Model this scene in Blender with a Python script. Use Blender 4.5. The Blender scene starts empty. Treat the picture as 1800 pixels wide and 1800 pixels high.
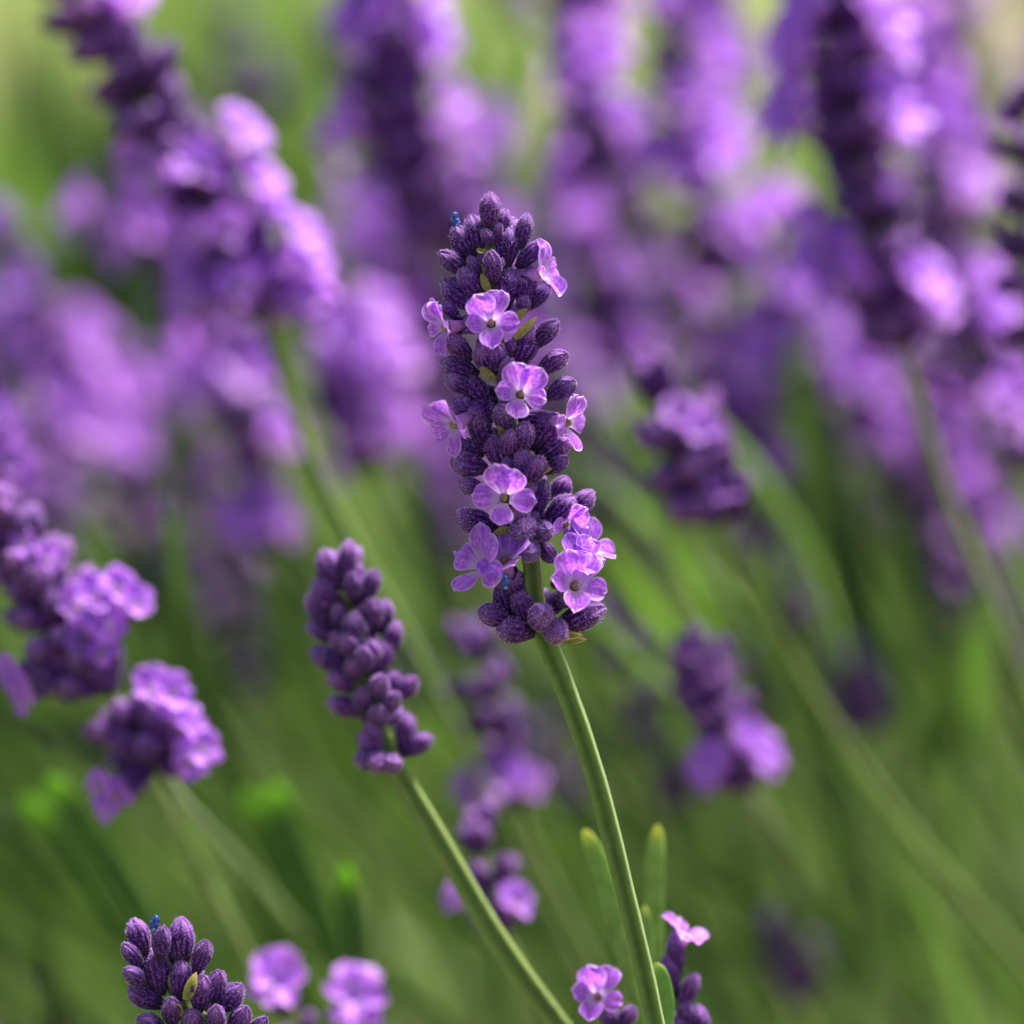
import bpy, math, random
import numpy as np
from mathutils import Vector, Matrix, Quaternion

random.seed(11)
rng = np.random.default_rng(11)
sc = bpy.context.scene
COL = sc.collection

# ------------------------------------------------------------------ camera, sky, sun, exposure
S = 0.5                                   # metres from lens to the main flower
PITCH = math.radians(17)
FOC = Vector((0, 0, 0.45))
FWD = Vector((0, math.cos(PITCH), -math.sin(PITCH)))
UP = Vector((0, math.sin(PITCH), math.cos(PITCH)))
RIGHT = Vector((1, 0, 0))
CAM = FOC - FWD * S
cd = bpy.data.cameras.new('camera')
cd.sensor_width = 24; cd.lens = 120
cd.clip_start = 0.02; cd.clip_end = 400
cd.dof.use_dof = True; cd.dof.focus_distance = S - 0.002; cd.dof.aperture_fstop = 5.4
cam = bpy.data.objects.new('camera', cd); COL.objects.link(cam)
cam.location = CAM
cam.rotation_euler = (math.pi / 2 - PITCH, 0, 0)
sc.camera = cam

SUN_EL, SUN_AZ = math.radians(57), math.radians(38)      # azimuth measured from +Y towards +X
w = bpy.data.worlds.new('World'); sc.world = w; w.use_nodes = True
nt = w.node_tree; nt.nodes.clear()
sky = nt.nodes.new('ShaderNodeTexSky'); sky.sky_type = 'NISHITA'; sky.sun_disc = False
sky.sun_elevation = SUN_EL; sky.sun_rotation = SUN_AZ
sky.air_density = 1.0; sky.dust_density = 4.0; sky.ozone_density = 0.6
bg = nt.nodes.new('ShaderNodeBackground'); bg.inputs['Strength'].default_value = 0.075
wo = nt.nodes.new('ShaderNodeOutputWorld')
nt.links.new(sky.outputs[0], bg.inputs[0]); nt.links.new(bg.outputs[0], wo.inputs[0])
sd = bpy.data.lights.new('sun', 'SUN'); sd.energy = 5.0; sd.angle = math.radians(16); sd.color = (1, 0.955, 0.89)
sun = bpy.data.objects.new('sun', sd); COL.objects.link(sun)
tosun = Vector((math.sin(SUN_AZ) * math.cos(SUN_EL), math.cos(SUN_AZ) * math.cos(SUN_EL), math.sin(SUN_EL)))
sun.rotation_mode = 'QUATERNION'; sun.rotation_quaternion = tosun.to_track_quat('Z', 'Y')
sun.location = (0.5, 0.5, 3)
vs = sc.view_settings
vs.view_transform = 'Standard'; vs.look = 'None'; vs.gamma = 1; vs.use_curve_mapping = False
vs.exposure = 1.6
sc.cycles.use_denoising = True
sc.cycles.max_bounces = 5; sc.cycles.diffuse_bounces = 3; sc.cycles.transmission_bounces = 4
sc.cycles.use_adaptive_sampling = True; sc.cycles.adaptive_threshold = 0.02
sc.cycles.transparent_max_bounces = 8

def P(px, py, off=0.0):
    """a point 'off' metres behind the focal plane, seen at photo pixel (px, py)"""
    d = S + off
    k = d / 9000.0
    return CAM + FWD * d + RIGHT * ((px - 900) * k) + UP * ((900 - py) * k)

# ------------------------------------------------------------------ materials
def mat(name):
    m = bpy.data.materials.new(name); m.use_nodes = True
    t = m.node_tree; t.nodes.clear()
    return m, t, t.nodes.new('ShaderNodeOutputMaterial')
def N(t, kind, **kw):
    n = t.nodes.new(kind)
    for k, v in kw.items(): setattr(n, k, v)
    return n
def L(t, a, b): t.links.new(a, b)
def ramp(t, fac, stops):
    r = N(t, 'ShaderNodeValToRGB'); e = r.color_ramp.elements
    while len(e) < len(stops): e.new(0.5)
    for i, (p, c) in enumerate(stops): e[i].position = p; e[i].color = (*c, 1)
    L(t, fac, r.inputs[0]); return r
def math_(t, op, a, b=None):
    n = N(t, 'ShaderNodeMath', operation=op)
    for i, v in enumerate((a, b)):
        if v is None: continue
        if hasattr(v, 'is_output'): L(t, v, n.inputs[i])
        else: n.inputs[i].default_value = v
    return n.outputs[0]
def mixc(t, f, a, b, mode='MIX'):
    n = N(t, 'ShaderNodeMix', data_type='RGBA', blend_type=mode)
    for s, v in ((0, f), (6, a), (7, b)):
        if hasattr(v, 'is_output'): L(t, v, n.inputs[s])
        else: n.inputs[s].default_value = v if s == 0 else (*v, 1)
    return n.outputs[2]
def noise(t, vec, scale, detail=3, rough=0.6):
    n = N(t, 'ShaderNodeTexNoise'); n.inputs['Scale'].default_value = scale
    n.inputs['Detail'].default_value = detail; n.inputs['Roughness'].default_value = rough
    if vec is not None: L(t, vec, n.inputs['Vector'])
    return n.outputs['Fac']
def bump(t, h, strength, dist):
    b = N(t, 'ShaderNodeBump'); b.inputs['Strength'].default_value = strength; b.inputs['Distance'].default_value = dist
    L(t, h, b.inputs['Height']); return b.outputs[0]
def leafy(t, out, col, trans, rough=0.6, nrm=None, tcol=None, sheen=0.0, spec=0.3):
    p = N(t, 'ShaderNodeBsdfPrincipled'); L(t, col, p.inputs['Base Color']); p.inputs['Roughness'].default_value = rough
    p.inputs['Specular IOR Level'].default_value = spec
    if sheen: p.inputs['Sheen Weight'].default_value = sheen; p.inputs['Sheen Roughness'].default_value = 0.4
    if nrm is not None: L(t, nrm, p.inputs['Normal'])
    if trans:
        tr = N(t, 'ShaderNodeBsdfTranslucent'); L(t, tcol or col, tr.inputs[0])
        if nrm is not None: L(t, nrm, tr.inputs['Normal'])
        mx = N(t, 'ShaderNodeMixShader'); mx.inputs[0].default_value = trans
        L(t, p.outputs[0], mx.inputs[1]); L(t, tr.outputs[0], mx.inputs[2]); L(t, mx.outputs[0], out.inputs[0])
    else: L(t, p.outputs[0], out.inputs[0])

def calyx_material(name='calyx_purple', lift=1.0):
    m, t, o = mat(name)
    uv = N(t, 'ShaderNodeUVMap'); sx = N(t, 'ShaderNodeSeparateXYZ'); L(t, uv.outputs[0], sx.inputs[0])
    tc = N(t, 'ShaderNodeTexCoord'); oi = N(t, 'ShaderNodeObjectInfo')
    n0 = noise(t, tc.outputs['Object'], 1100, 2, 0.6)
    mp = N(t, 'ShaderNodeMapping'); mp.inputs['Scale'].default_value = (1, 1, 0.62); L(t, tc.outputs['Object'], mp.inputs[0])
    n1 = noise(t, mp.outputs[0], 4200, 4, 0.75)
    ph = math_(t, 'ADD', math_(t, 'MULTIPLY', sx.outputs[0], 2 * math.pi * 13), math_(t, 'MULTIPLY', math_(t, 'SUBTRACT', n0, 0.5), 5.0))
    rib = math_(t, 'ADD', math_(t, 'MULTIPLY', math_(t, 'SINE', ph), 0.5), 0.5)
    f = math_(t, 'ADD', math_(t, 'MULTIPLY', rib, 0.16), math_(t, 'MULTIPLY', n1, 0.92))
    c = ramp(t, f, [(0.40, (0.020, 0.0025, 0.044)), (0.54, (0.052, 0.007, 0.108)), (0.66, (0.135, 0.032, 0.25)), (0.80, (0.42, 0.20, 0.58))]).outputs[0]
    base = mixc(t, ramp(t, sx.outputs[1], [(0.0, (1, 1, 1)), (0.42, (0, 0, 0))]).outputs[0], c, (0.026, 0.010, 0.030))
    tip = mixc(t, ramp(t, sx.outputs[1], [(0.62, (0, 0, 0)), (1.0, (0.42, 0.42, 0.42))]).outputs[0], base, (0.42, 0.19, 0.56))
    v = mixc(t, 1.0, tip, ramp(t, oi.outputs['Random'], [(0, (0.74, 0.74, 0.86)), (1, (1.2, 1.1, 1.12))]).outputs[0], 'MULTIPLY')
    if lift != 1: v = mixc(t, 1.0, v, (lift, lift, lift), 'MULTIPLY')
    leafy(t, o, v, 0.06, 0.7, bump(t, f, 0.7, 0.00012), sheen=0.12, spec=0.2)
    return m
def hair_material():
    m, t, o = mat('pale_hair')
    c = N(t, 'ShaderNodeRGB'); c.outputs[0].default_value = (0.76, 0.54, 0.86, 1)
    leafy(t, o, c.outputs[0], 0.4, 0.5); return m
def petal_material():
    m, t, o = mat('petal_lilac')
    uv = N(t, 'ShaderNodeUVMap'); sx = N(t, 'ShaderNodeSeparateXYZ'); L(t, uv.outputs[0], sx.inputs[0])
    tc = N(t, 'ShaderNodeTexCoord'); oi = N(t, 'ShaderNodeObjectInfo')
    n1 = noise(t, tc.outputs['Object'], 2600, 4, 0.7)
    # veins fan out along the petal
    a = math_(t, 'SUBTRACT', sx.outputs[0], 0.5)
    vein = math_(t, 'SINE', math_(t, 'ADD', math_(t, 'MULTIPLY', a, 36.0), math_(t, 'MULTIPLY', n1, 9.0)))
    vein = math_(t, 'ADD', math_(t, 'MULTIPLY', vein, 0.5), 0.5)
    f = math_(t, 'ADD', math_(t, 'MULTIPLY', vein, 0.12), math_(t, 'MULTIPLY', n1, 0.92))
    c = ramp(t, f, [(0.30, (0.32, 0.052, 0.60)), (0.52, (0.50, 0.125, 0.82)), (0.75, (0.74, 0.35, 0.95))]).outputs[0]
    edge = math_(t, 'MULTIPLY', math_(t, 'ABSOLUTE', a), 2.0)
    edge = math_(t, 'MAXIMUM', edge, sx.outputs[1])
    c = mixc(t, ramp(t, edge, [(0.86, (0, 0, 0)), (1.0, (0.75, 0.75, 0.75))]).outputs[0], c, (0.78, 0.56, 0.92))
    c = mixc(t, ramp(t, sx.outputs[1], [(0.0, (0.9, 0.9, 0.9)), (0.40, (0, 0, 0))]).outputs[0], c, (0.72, 0.56, 0.78))
    c = mixc(t, 1.0, c, ramp(t, oi.outputs['Random'], [(0, (0.86, 0.84, 0.94)), (1, (1.1, 1.12, 1.06))]).outputs[0], 'MULTIPLY')
    leafy(t, o, c, 0.52, 0.42, bump(t, f, 0.6, 0.00010), sheen=0.2, spec=0.4)
    return m
def simple(name, stops, scale, trans=0.0, rough=0.6, detail=3, bd=0.0, vgrad=None, objvar=None, sheen=0.0):
    m, t, o = mat(name)
    tc = N(t, 'ShaderNodeTexCoord')
    n1 = noise(t, tc.outputs['Object'], scale, detail)
    c = ramp(t, n1, stops).outputs[0]
    if vgrad:
        uv = N(t, 'ShaderNodeUVMap'); sx = N(t, 'ShaderNodeSeparateXYZ'); L(t, uv.outputs[0], sx.inputs[0])
        c = mixc(t, ramp(t, sx.outputs[1], [(vgrad[0], (0, 0, 0)), (vgrad[1], (1, 1, 1))]).outputs[0], c, vgrad[2])
    if objvar:
        oi = N(t, 'ShaderNodeObjectInfo')
        c = mixc(t, 1.0, c, ramp(t, oi.outputs['Random'], [(0, objvar[0]), (1, objvar[1])]).outputs[0], 'MULTIPLY')
    leafy(t, o, c, trans, rough, bump(t, n1, 0.5, bd) if bd else None, sheen=sheen)
    return m
def stem_material():
    m, t, o = mat('stem_green')
    uv = N(t, 'ShaderNodeUVMap'); sx = N(t, 'ShaderNodeSeparateXYZ'); L(t, uv.outputs[0], sx.inputs[0])
    tc = N(t, 'ShaderNodeTexCoord'); oi = N(t, 'ShaderNodeObjectInfo')
    rid = math_(t, 'COSINE', math_(t, 'MULTIPLY', sx.outputs[0], 2 * math.pi * 4))     # four ridges of the square stem
    rid = math_(t, 'ADD', math_(t, 'MULTIPLY', rid, 0.5), 0.5)
    n1 = noise(t, tc.outputs['Object'], 900, 6, 0.75)
    f = math_(t, 'ADD', math_(t, 'MULTIPLY', rid, 0.42), math_(t, 'MULTIPLY', n1, 0.6))
    c = ramp(t, f, [(0.15, (0.046, 0.070, 0.011)), (0.5, (0.115, 0.160, 0.026)), (0.85, (0.23, 0.28, 0.070))]).outputs[0]
    c = mixc(t, 1.0, c, ramp(t, oi.outputs['Random'], [(0, (0.72, 0.86, 0.75)), (1, (1.1, 1.1, 0.95))]).outputs[0], 'MULTIPLY')
    leafy(t, o, c, 0.0, 0.6, bump(t, n1, 0.4, 0.00008), sheen=0.3)
    return m
M = {
    'calyx': calyx_material(), 'hair': hair_material(), 'petal': petal_material(), 'stem': stem_material(),
    'tube': simple('tube_pink', [(0.3, (0.40, 0.14, 0.50)), (0.7, (0.58, 0.26, 0.66))], 900, 0.35, 0.5),
    'stamen': simple('stamen_ochre', [(0.3, (0.20, 0.12, 0.05)), (0.7, (0.46, 0.36, 0.12))], 3000, 0.1, 0.7, bd=0.0002),
    'bract': simple('bract_olive', [(0.3, (0.20, 0.19, 0.04)), (0.7, (0.46, 0.45, 0.12))], 1600, 0.35, 0.6, vgrad=(0.6, 1.0, (0.36, 0.26, 0.12))),
    'blue': simple('withered_blue', [(0.38, (0.012, 0.02, 0.16)), (0.55, (0.04, 0.09, 0.42)), (0.70, (0.35, 0.52, 0.85))], 2600, 0.1, 0.45, bd=0.0001),
    'leaf': simple('leaf_green', [(0.3, (0.17, 0.30, 0.055)), (0.7, (0.30, 0.46, 0.12))], 600, 0.4, 0.55, vgrad=(0.86, 0.97, (0.60, 0.64, 0.12)), objvar=((0.85, 0.95, 0.9), (1.1, 1.05, 1.0))),
    'foliage': simple('foliage_green', [(0.38, (0.018, 0.038, 0.012)), (0.50, (0.058, 0.112, 0.022)), (0.60, (0.13, 0.26, 0.028)), (0.72, (0.24, 0.32, 0.12))], 19, 0.35, 0.55),
    'grass': simple('grass_green', [(0.30, (0.06, 0.14, 0.014)), (0.55, (0.14, 0.27, 0.022)), (0.72, (0.29, 0.31, 0.075))], 7, 0.35, 0.6),
}
def ground_material():
    m, t, o = mat('garden_soil')
    tc = N(t, 'ShaderNodeTexCoord')
    n1 = noise(t, tc.outputs['Object'], 2.2, 4); n2 = noise(t, tc.outputs['Object'], 60, 5, 0.7)
    c = ramp(t, n1, [(0.36, (0.085, 0.15, 0.022)), (0.50, (0.17, 0.20, 0.05)), (0.60, (0.38, 0.29, 0.18))]).outputs[0]
    c = mixc(t, 0.6, c, ramp(t, n2, [(0.3, (0.55, 0.55, 0.55)), (0.7, (1.3, 1.3, 1.3))]).outputs[0], 'MULTIPLY')
    leafy(t, o, c, 0, 0.9, bump(t, n2, 0.8, 0.02)); return m
M['ground'] = ground_material()

# ------------------------------------------------------------------ mesh helpers
class MB:
    def __init__(s): s.v = []; s.f = []; s.uv = []; s.mi = []
    def grid(s, pts, uvs, nu, nv, closed_u=False, mi=0):
        """pts indexed [j*nu+i]; i around/across, j along"""
        o = len(s.v); s.v += [tuple(p) for p in pts]
        for j in range(nv - 1):
            for i in range(nu if closed_u else nu - 1):
                i2 = (i + 1) % nu
                a, b, c, d = o + j * nu + i, o + j * nu + i2, o + (j + 1) * nu + i2, o + (j + 1) * nu + i
                s.f.append((a, b, c, d)); s.mi.append(mi)
                u1 = uvs[j * nu + i][0]; u2 = uvs[j * nu + i2][0] if not (closed_u and i2 == 0) else 1.0
                v1 = uvs[j * nu + i][1]; v2 = uvs[(j + 1) * nu + i][1]
                s.uv += [(u1, v1), (u2, v1), (u2, v2), (u1, v2)]
    def tri(s, a, b, c, mi=0):
        o = len(s.v); s.v += [tuple(a), tuple(b), tuple(c)]; s.f.append((o, o + 1, o + 2)); s.mi.append(mi)
        s.uv += [(0.5, 0), (0.5, 0), (0.5, 1)]
    def add(s, other, mtx, mi=None):
        o = len(s.v); s.v += [tuple(mtx @ Vector(p)) for p in other.v]
        s.f += [tuple(i + o for i in f) for f in other.f]; s.uv += other.uv
        s.mi += other.mi if mi is None else [mi] * len(other.f)
    def mesh(s, name, mats):
        me = bpy.data.meshes.new(name); me.from_pydata(s.v, [], s.f)
        l = me.uv_layers.new(name='UVMap'); l.data.foreach_set('uv', np.array(s.uv, dtype=np.float32).ravel())
        me.polygons.foreach_set('material_index', s.mi); me.polygons.foreach_set('use_smooth', [True] * len(s.f))
        for m in mats: me.materials.append(m)
        me.update(); return me

MM = 0.001
def calyx(nu, nv, ribs, hairs, seed, bend=0.0, opened=False, mb=None, hl=0.28):
    """fuzzy ribbed flower bud along +Z, 4 mm long and 2.2 mm wide"""
    r = random.Random(seed); mb = mb or MB()
    ln, wd = 4.0 * MM, 1.1 * MM
    ph = r.uniform(0, 6.28); asym = r.uniform(-0.06, 0.06)
    def prof(v):
        if opened: return (0.42 + 0.58 * math.sin(min(1, v / 0.6) * math.pi / 2)) * (1 - 0.12 * max(0, v - 0.6) / 0.4)
        if v < 0.58: return 0.40 + 0.60 * math.sin(v / 0.58 * math.pi / 2) ** 1.1
        q = (v - 0.58) / 0.42
        return max(0.015, (1 - q ** 2.0)) ** 0.72
    def pt(u, v):
        th = 2 * math.pi * u
        R = wd * prof(v)
        fade = math.sin(math.pi * min(1, v * 1.02)) ** 0.5 if v < 1 else 0
        if ribs: R *= 1 + (0.024 + 0.016 * math.sin(3 * th + ph)) * math.sin(13 * th + 0.8 * math.sin(v * 7 + ph)) * fade
        lobe = max(0, (v - 0.6) / 0.4)
        R *= 1 + 0.14 * lobe * (1 - lobe * 0.3) * math.cos(5 * th + ph) + asym * math.cos(2 * th + ph)
        z = ln * v + (0.12 * MM * lobe * math.cos(5 * th + ph) if not opened else 0.35 * MM * lobe * math.cos(5 * th + ph))
        return Vector((R * math.cos(th) + bend * MM * math.sin(v * 2.2), R * math.sin(th), z))
    pts, uvs = [], []
    for j in range(nv):
        v = j / (nv - 1)
        v = v ** 0.9
        for i in range(nu): pts.append(pt(i / nu, v)); uvs.append((i / nu, v))
    mb.grid(pts, uvs, nu, nv, True)
    for _ in range(hairs):
        u, v = r.random(), r.random() ** 0.55 * 0.98
        p = pt(u, v); e = 0.01
        du = pt(u + e, v) - p; dv = pt(u, min(1, v + e)) - p
        n = du.cross(dv)
        if n.length < 1e-12: continue
        n.normalize(); a = dv.normalized() if dv.length > 0 else Vector((0, 0, 1))
        d = (n + a * r.uniform(0.1, 0.9) + du.normalized() * r.uniform(-0.5, 0.5)).normalized()
        h = r.uniform(0.4, 1.0) * hl * MM * (0.8 + 0.5 * v); sd_ = d.cross(Vector((r.uniform(-1, 1), r.uniform(-1, 1), r.uniform(-1, 1)))).normalized() * 0.024 * MM
        s2 = d.cross(sd_)
        q = p - n * 0.02 * MM; tp = q + d * h
        A, B, C = q + sd_, q - sd_ * 0.5 + s2 * 0.87, q - sd_ * 0.5 - s2 * 0.87
        mb.tri(A, B, tp, 1); mb.tri(B, C, tp, 1); mb.tri(C, A, tp, 1)
    return mb

def petal(ang, length, width, nu, nv, seed, flare0=0.55, flare1=1.75, cup=0.35, mb=None, r0=0.55):
    """one lobe of the corolla; ang turns it round +Z, 0 = up (+Y)"""
    r = random.Random(seed); mb = mb or MB()
    ph1, ph2 = r.uniform(0, 6.28), r.uniform(0, 6.28); am = r.uniform(0.08, 0.20); skew = r.uniform(-0.12, 0.12)
    rho, z = r0 * MM, 0.0; spine = []
    for j in range(nv):
        s_ = j / (nv - 1)
        if j:
            a = flare0 + (flare1 - flare0) * (s_ ** 0.8)
            st = length * MM / (nv - 1); rho += math.sin(a) * st; z += math.cos(a) * st
        spine.append((rho, z, flare0 + (flare1 - flare0) * s_))
    pts, uvs = [], []
    rot = Matrix.Rotation(ang, 3, 'Z')
    for j in range(nv):
        s_ = j / (nv - 1)
        if s_ < 0.62: wf = 0.36 + 0.64 * (3 * (s_ / 0.62) ** 2 - 2 * (s_ / 0.62) ** 3)
        else: wf = math.sqrt(max(0.0, 1 - ((s_ - 0.62) / 0.385) ** 2.4))
        wf = max(wf, 0.10)
        rho, z, a = spine[j]
        for i in range(nu):
            tt = i / (nu - 1) * 2 - 1
            hw = width * 0.5 * MM * wf
            x = tt * hw + skew * s_ * s_ * width * MM
            lift = cup * hw * tt * tt + am * MM * (math.sin(3.0 * tt + ph1 + 2 * s_) * s_ + 0.6 * math.sin(7 * tt + ph2) * s_ * s_)
            back = 0.10 * MM * tt * tt * s_
            y = rho - math.cos(a) * lift - back
            zz = z + math.sin(a) * lift
            pts.append(rot @ Vector((x, y, zz))); uvs.append((i / (nu - 1), s_))
    mb.grid(pts, uvs, nu, nv)
    return mb

def tube_mb(nu=14, nv=6, ln=2.6, r0=0.45, r1=0.72, mb=None):
    mb = mb or MB(); pts, uvs = [], []
    for j in range(nv):
        v = j / (nv - 1); R = (r0 + (r1 - r0) * v ** 2) * MM
        for i in range(nu):
            th = 2 * math.pi * i / nu
            pts.append((R * math.cos(th), R * math.sin(th), (-ln + ln * v) * MM)); uvs.append((i / nu, v))
    mb.grid(pts, uvs, nu, nv, True); return mb
def ball_mb(r, c=(0, 0, 0), sq=(1, 1, 1), nu=10, nv=7):
    mb = MB(); pts, uvs = [], []
    for j in range(nv):
        ph = math.pi * j / (nv - 1)
        for i in range(nu):
            th = 2 * math.pi * i / nu
            pts.append((c[0] + r * sq[0] * max(0.02, math.sin(ph)) * math.cos(th), c[1] + r * sq[1] * max(0.02, math.sin(ph)) * math.sin(th), c[2] - r * sq[2] * math.cos(ph)))
            uvs.append((i / nu, j / (nv - 1)))
    mb.grid(pts, uvs, nu, nv, True); return mb

# shared mesh data -------------------------------------------------
CM = [M['calyx'], M['hair']]
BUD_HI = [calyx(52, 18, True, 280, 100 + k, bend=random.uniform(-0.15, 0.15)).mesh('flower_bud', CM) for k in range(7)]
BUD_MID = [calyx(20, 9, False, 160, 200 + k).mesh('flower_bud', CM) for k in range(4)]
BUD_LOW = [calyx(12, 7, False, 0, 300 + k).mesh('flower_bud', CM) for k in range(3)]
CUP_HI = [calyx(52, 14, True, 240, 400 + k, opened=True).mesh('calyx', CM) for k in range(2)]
LOBES = [(0.38, 2.9, 2.7), (-0.38, 2.9, 2.7), (1.58, 2.5, 2.1), (-1.62, 2.6, 2.1), (math.pi, 2.5, 2.2)]
PETALS = []
for k in range(4):
    row = []
    for i, (a, l_, w_) in enumerate(LOBES):
        row.append(petal(a + random.uniform(-.12, .12), l_ * random.uniform(.92, 1.08), w_ * random.uniform(.9, 1.1), 13, 13, 500 + 10 * k + i,
                         flare0=0.6 + random.uniform(-.1, .1), flare1=1.55 + random.uniform(-.45, .5), cup=random.uniform(-.1, .5), r0=0.42).mesh('petal', [M['petal']]))
    PETALS.append(row)
TUBE = tube_mb().mesh('blossom', [M['tube']])
STAMEN = ball_mb(0.40 * MM, (0, 0.05 * MM, 0.12 * MM), (0.75, 1.0, 1.1)).mesh('stamen', [M['stamen']])
def low_blossom(seed, nu=5, nv=6):
    mb = tube_mb(8, 3); mb.mi = [1] * len(mb.f)
    r = random.Random(seed)
    for i, (a, l_, w_) in enumerate(LOBES):
        b = petal(a + r.uniform(-.2, .2), l_ * r.uniform(.9, 1.1), w_ * r.uniform(.9, 1.15), nu, nv, seed * 7 + i, flare1=r.uniform(1.1, 1.9))
        mb.add(b, Matrix.Identity(4), 0)
    return mb
BLOSSOM_LOW_MB = [low_blossom(700 + k) for k in range(4)]
BLOSSOM_LOW = [b.mesh('blossom', [M['petal'], M['tube']]) for b in BLOSSOM_LOW_MB]

def frame(z, up=Vector((0, 0, 1))):
    z = z.normalized()
    x = up.cross(z)
    if x.length < 1e-4: x = Vector((1, 0, 0)).cross(z)
    x.normalize(); y = z.cross(x)
    return Matrix((x, y, z)).transposed()

# ------------------------------------------------------------------ object helpers
def thing(name, loc, label, cat, group=None):
    o = bpy.data.objects.new(name, None); COL.objects.link(o)
    o.location = loc; o.empty_display_size = 0.005
    o['label'] = label; o['category'] = cat
    if group: o['group'] = group
    return o
def part(name, me, parent, loc=(0, 0, 0), rot=None, scale=(1, 1, 1)):
    o = bpy.data.objects.new(name, me); COL.objects.link(o); o.parent = parent
    o.location = loc
    if rot is not None:
        o.rotation_mode = 'QUATERNION'; o.rotation_quaternion = rot.to_quaternion()
    o.scale = scale
    return o
def bud(root, base, tip, width, pool, up=None):
    d = tip - base; ln = d.length
    R = frame(d, up or Vector((random.uniform(-1, 1), random.uniform(-1, 1), random.uniform(-1, 1))))
    sx = width / (2.2 * MM)
    return part('flower_bud', random.choice(pool), root, base - root.location, R, (sx, sx * random.uniform(.92, 1.05), ln / (4.0 * MM)))
def blossom(root, c, face, up, s=1.0, var=0, calyx_to=None, skip=()):
    """open five-lobed flower: mouth at c, looking along face"""
    R = frame(face, up)
    b = part('blossom', TUBE, root, c - root.location, R, (s, s, s))
    for i in range(5):
        if i in skip: continue
        part('petal', PETALS[var % 4][i], b)
    part('stamen', STAMEN, b)
    cu = part('calyx', CUP_HI[var % 2], b, (0, 0, -5.0 * MM), None, (0.85, 0.85, 0.88))
    return b
def blossom_low(root, c, face, up, s=1.0):
    k = random.randrange(4)
    return part('blossom', BLOSSOM_LOW[k], root, c - root.location, frame(face, up), (s, s, s))

def catmull(pts, n):
    out = []
    q = [pts[0] * 2 - pts[1]] + list(pts) + [pts[-1] * 2 - pts[-2]]
    for k in range(1, len(q) - 2):
        for i in range(n):
            t = i / n; a, b, c, d = q[k - 1], q[k], q[k + 1], q[k + 2]
            out.append(0.5 * ((2 * b) + (c - a) * t + (2 * a - 5 * b + 4 * c - d) * t * t + (3 * b - a - 3 * c + d) * t ** 3))
    out.append(q[-2]); return out
def stem_mb(path, rad, nu=16, twist=0.0, mb=None, groove=0.16):
    """square stem with grooved faces"""
    mb = mb or MB(); pts, uvs = [], []; n = len(path); tot = 0
    ref = Vector((0, -1, 0))
    for j, p in enumerate(path):
        t = (path[min(n - 1, j + 1)] - path[max(0, j - 1)]).normalized()
        x = (ref - t * ref.dot(t)).normalized(); y = t.cross(x)
        if j: tot += (p - path[j - 1]).length
        R = rad(j / (n - 1)) if callable(rad) else rad
        if j == 0: R *= 0.05
        for i in range(nu):
            u = i / nu; th = 2 * math.pi * u + twist
            rr = R * (1 + groove * math.cos(4 * 2 * math.pi * u))
            pts.append(p + x * (rr * math.cos(th)) + y * (rr * math.sin(th))); uvs.append((u, tot * 100))
    mb.grid(pts, uvs, nu, n, True); return mb
def to_ground(p, t, reach=0.20, jit=0.02):
    """points that carry a stem from p (heading t, downwards) on to the soil"""
    t = t.normalized()
    h = Vector((t.x, t.y, 0))
    e = Vector((p.x, p.y, 0)) + h * reach + Vector((random.uniform(-jit, jit), random.uniform(-jit, jit), -0.01))
    c1 = p + t * p.z * 0.45; c2 = e + Vector((-h.x * 0.03, -h.y * 0.03, p.z * 0.35))
    out = []
    for k in range(1, 9):
        s_ = k / 8
        out.append(p * (1 - s_) ** 3 + c1 * 3 * s_ * (1 - s_) ** 2 + c2 * 3 * s_ * s_ * (1 - s_) + e * s_ ** 3)
    return out
def stem_part(root, path, rad, nu=16, twist=0.0, groove=0.16):
    loc = [p - root.location for p in path]
    return part('stem', stem_mb(loc, rad, nu, twist, groove=groove).mesh('stem', [M['stem']]), root)

def leaf_mb(path, width, side, nu=7, curl=0.5, mb=None):
    """narrow leaf with rolled edges; path from base to tip"""
    mb = mb or MB(); pts, uvs = [], []; n = len(path)
    for j, p in enumerate(path):
        t = (path[min(n - 1, j + 1)] - path[max(0, j - 1)]).normalized()
        x = (side - t * side.dot(t)).normalized(); y = t.cross(x)
        v = j / (n - 1)
        wf = (0.45 + 0.55 * min(1, v / 0.35)) * math.sqrt(max(0.02, 1 - max(0, (v - 0.72) / 0.285) ** 2.2))
        for i in range(2 * nu):
            # closed, flattened section with a dished upper face: real thickness
            th = 2 * math.pi * i / (2 * nu)
            X = math.cos(th); Y = 0.26 * math.sin(th) - curl * 0.5 * (X * X)
            pts.append(p + x * (X * width * 0.5 * wf) + y * (Y * width * 0.5 * wf)); uvs.append((i / (2 * nu), v))
    mb.grid(pts, uvs, 2 * nu, n, True); return mb
def bract_mb(ln, wd, bend, seed):
    mb = MB(); pts, uvs = [], []; nu, nv = 5, 8
    for j in range(nv):
        v = j / (nv - 1); wf = math.sin(math.pi * min(1, 0.15 + v * 0.85)) ** 0.8 if v < 1 else 0.02
        for i in range(nu):
            t = i / (nu - 1) * 2 - 1
            pts.append((t * wd * 0.5 * wf, bend * ln * v * v - 0.3 * wd * wf * (1 - t * t), ln * v)); uvs.append((i / (nu - 1), v))
    mb.grid(pts, uvs, nu, nv)
    return mb
BRACT = [bract_mb(4.2 * MM, 1.5 * MM, b, k).mesh('bract', [M['bract']]) for k, b in enumerate((0.1, 0.25, -0.1))]
def bract(root, base, tip, up, width=1.0):
    d = tip - base
    return part('bract', random.choice(BRACT), root, base - root.location, frame(d, up), (width, width, d.length / (4.2 * MM)))
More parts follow.
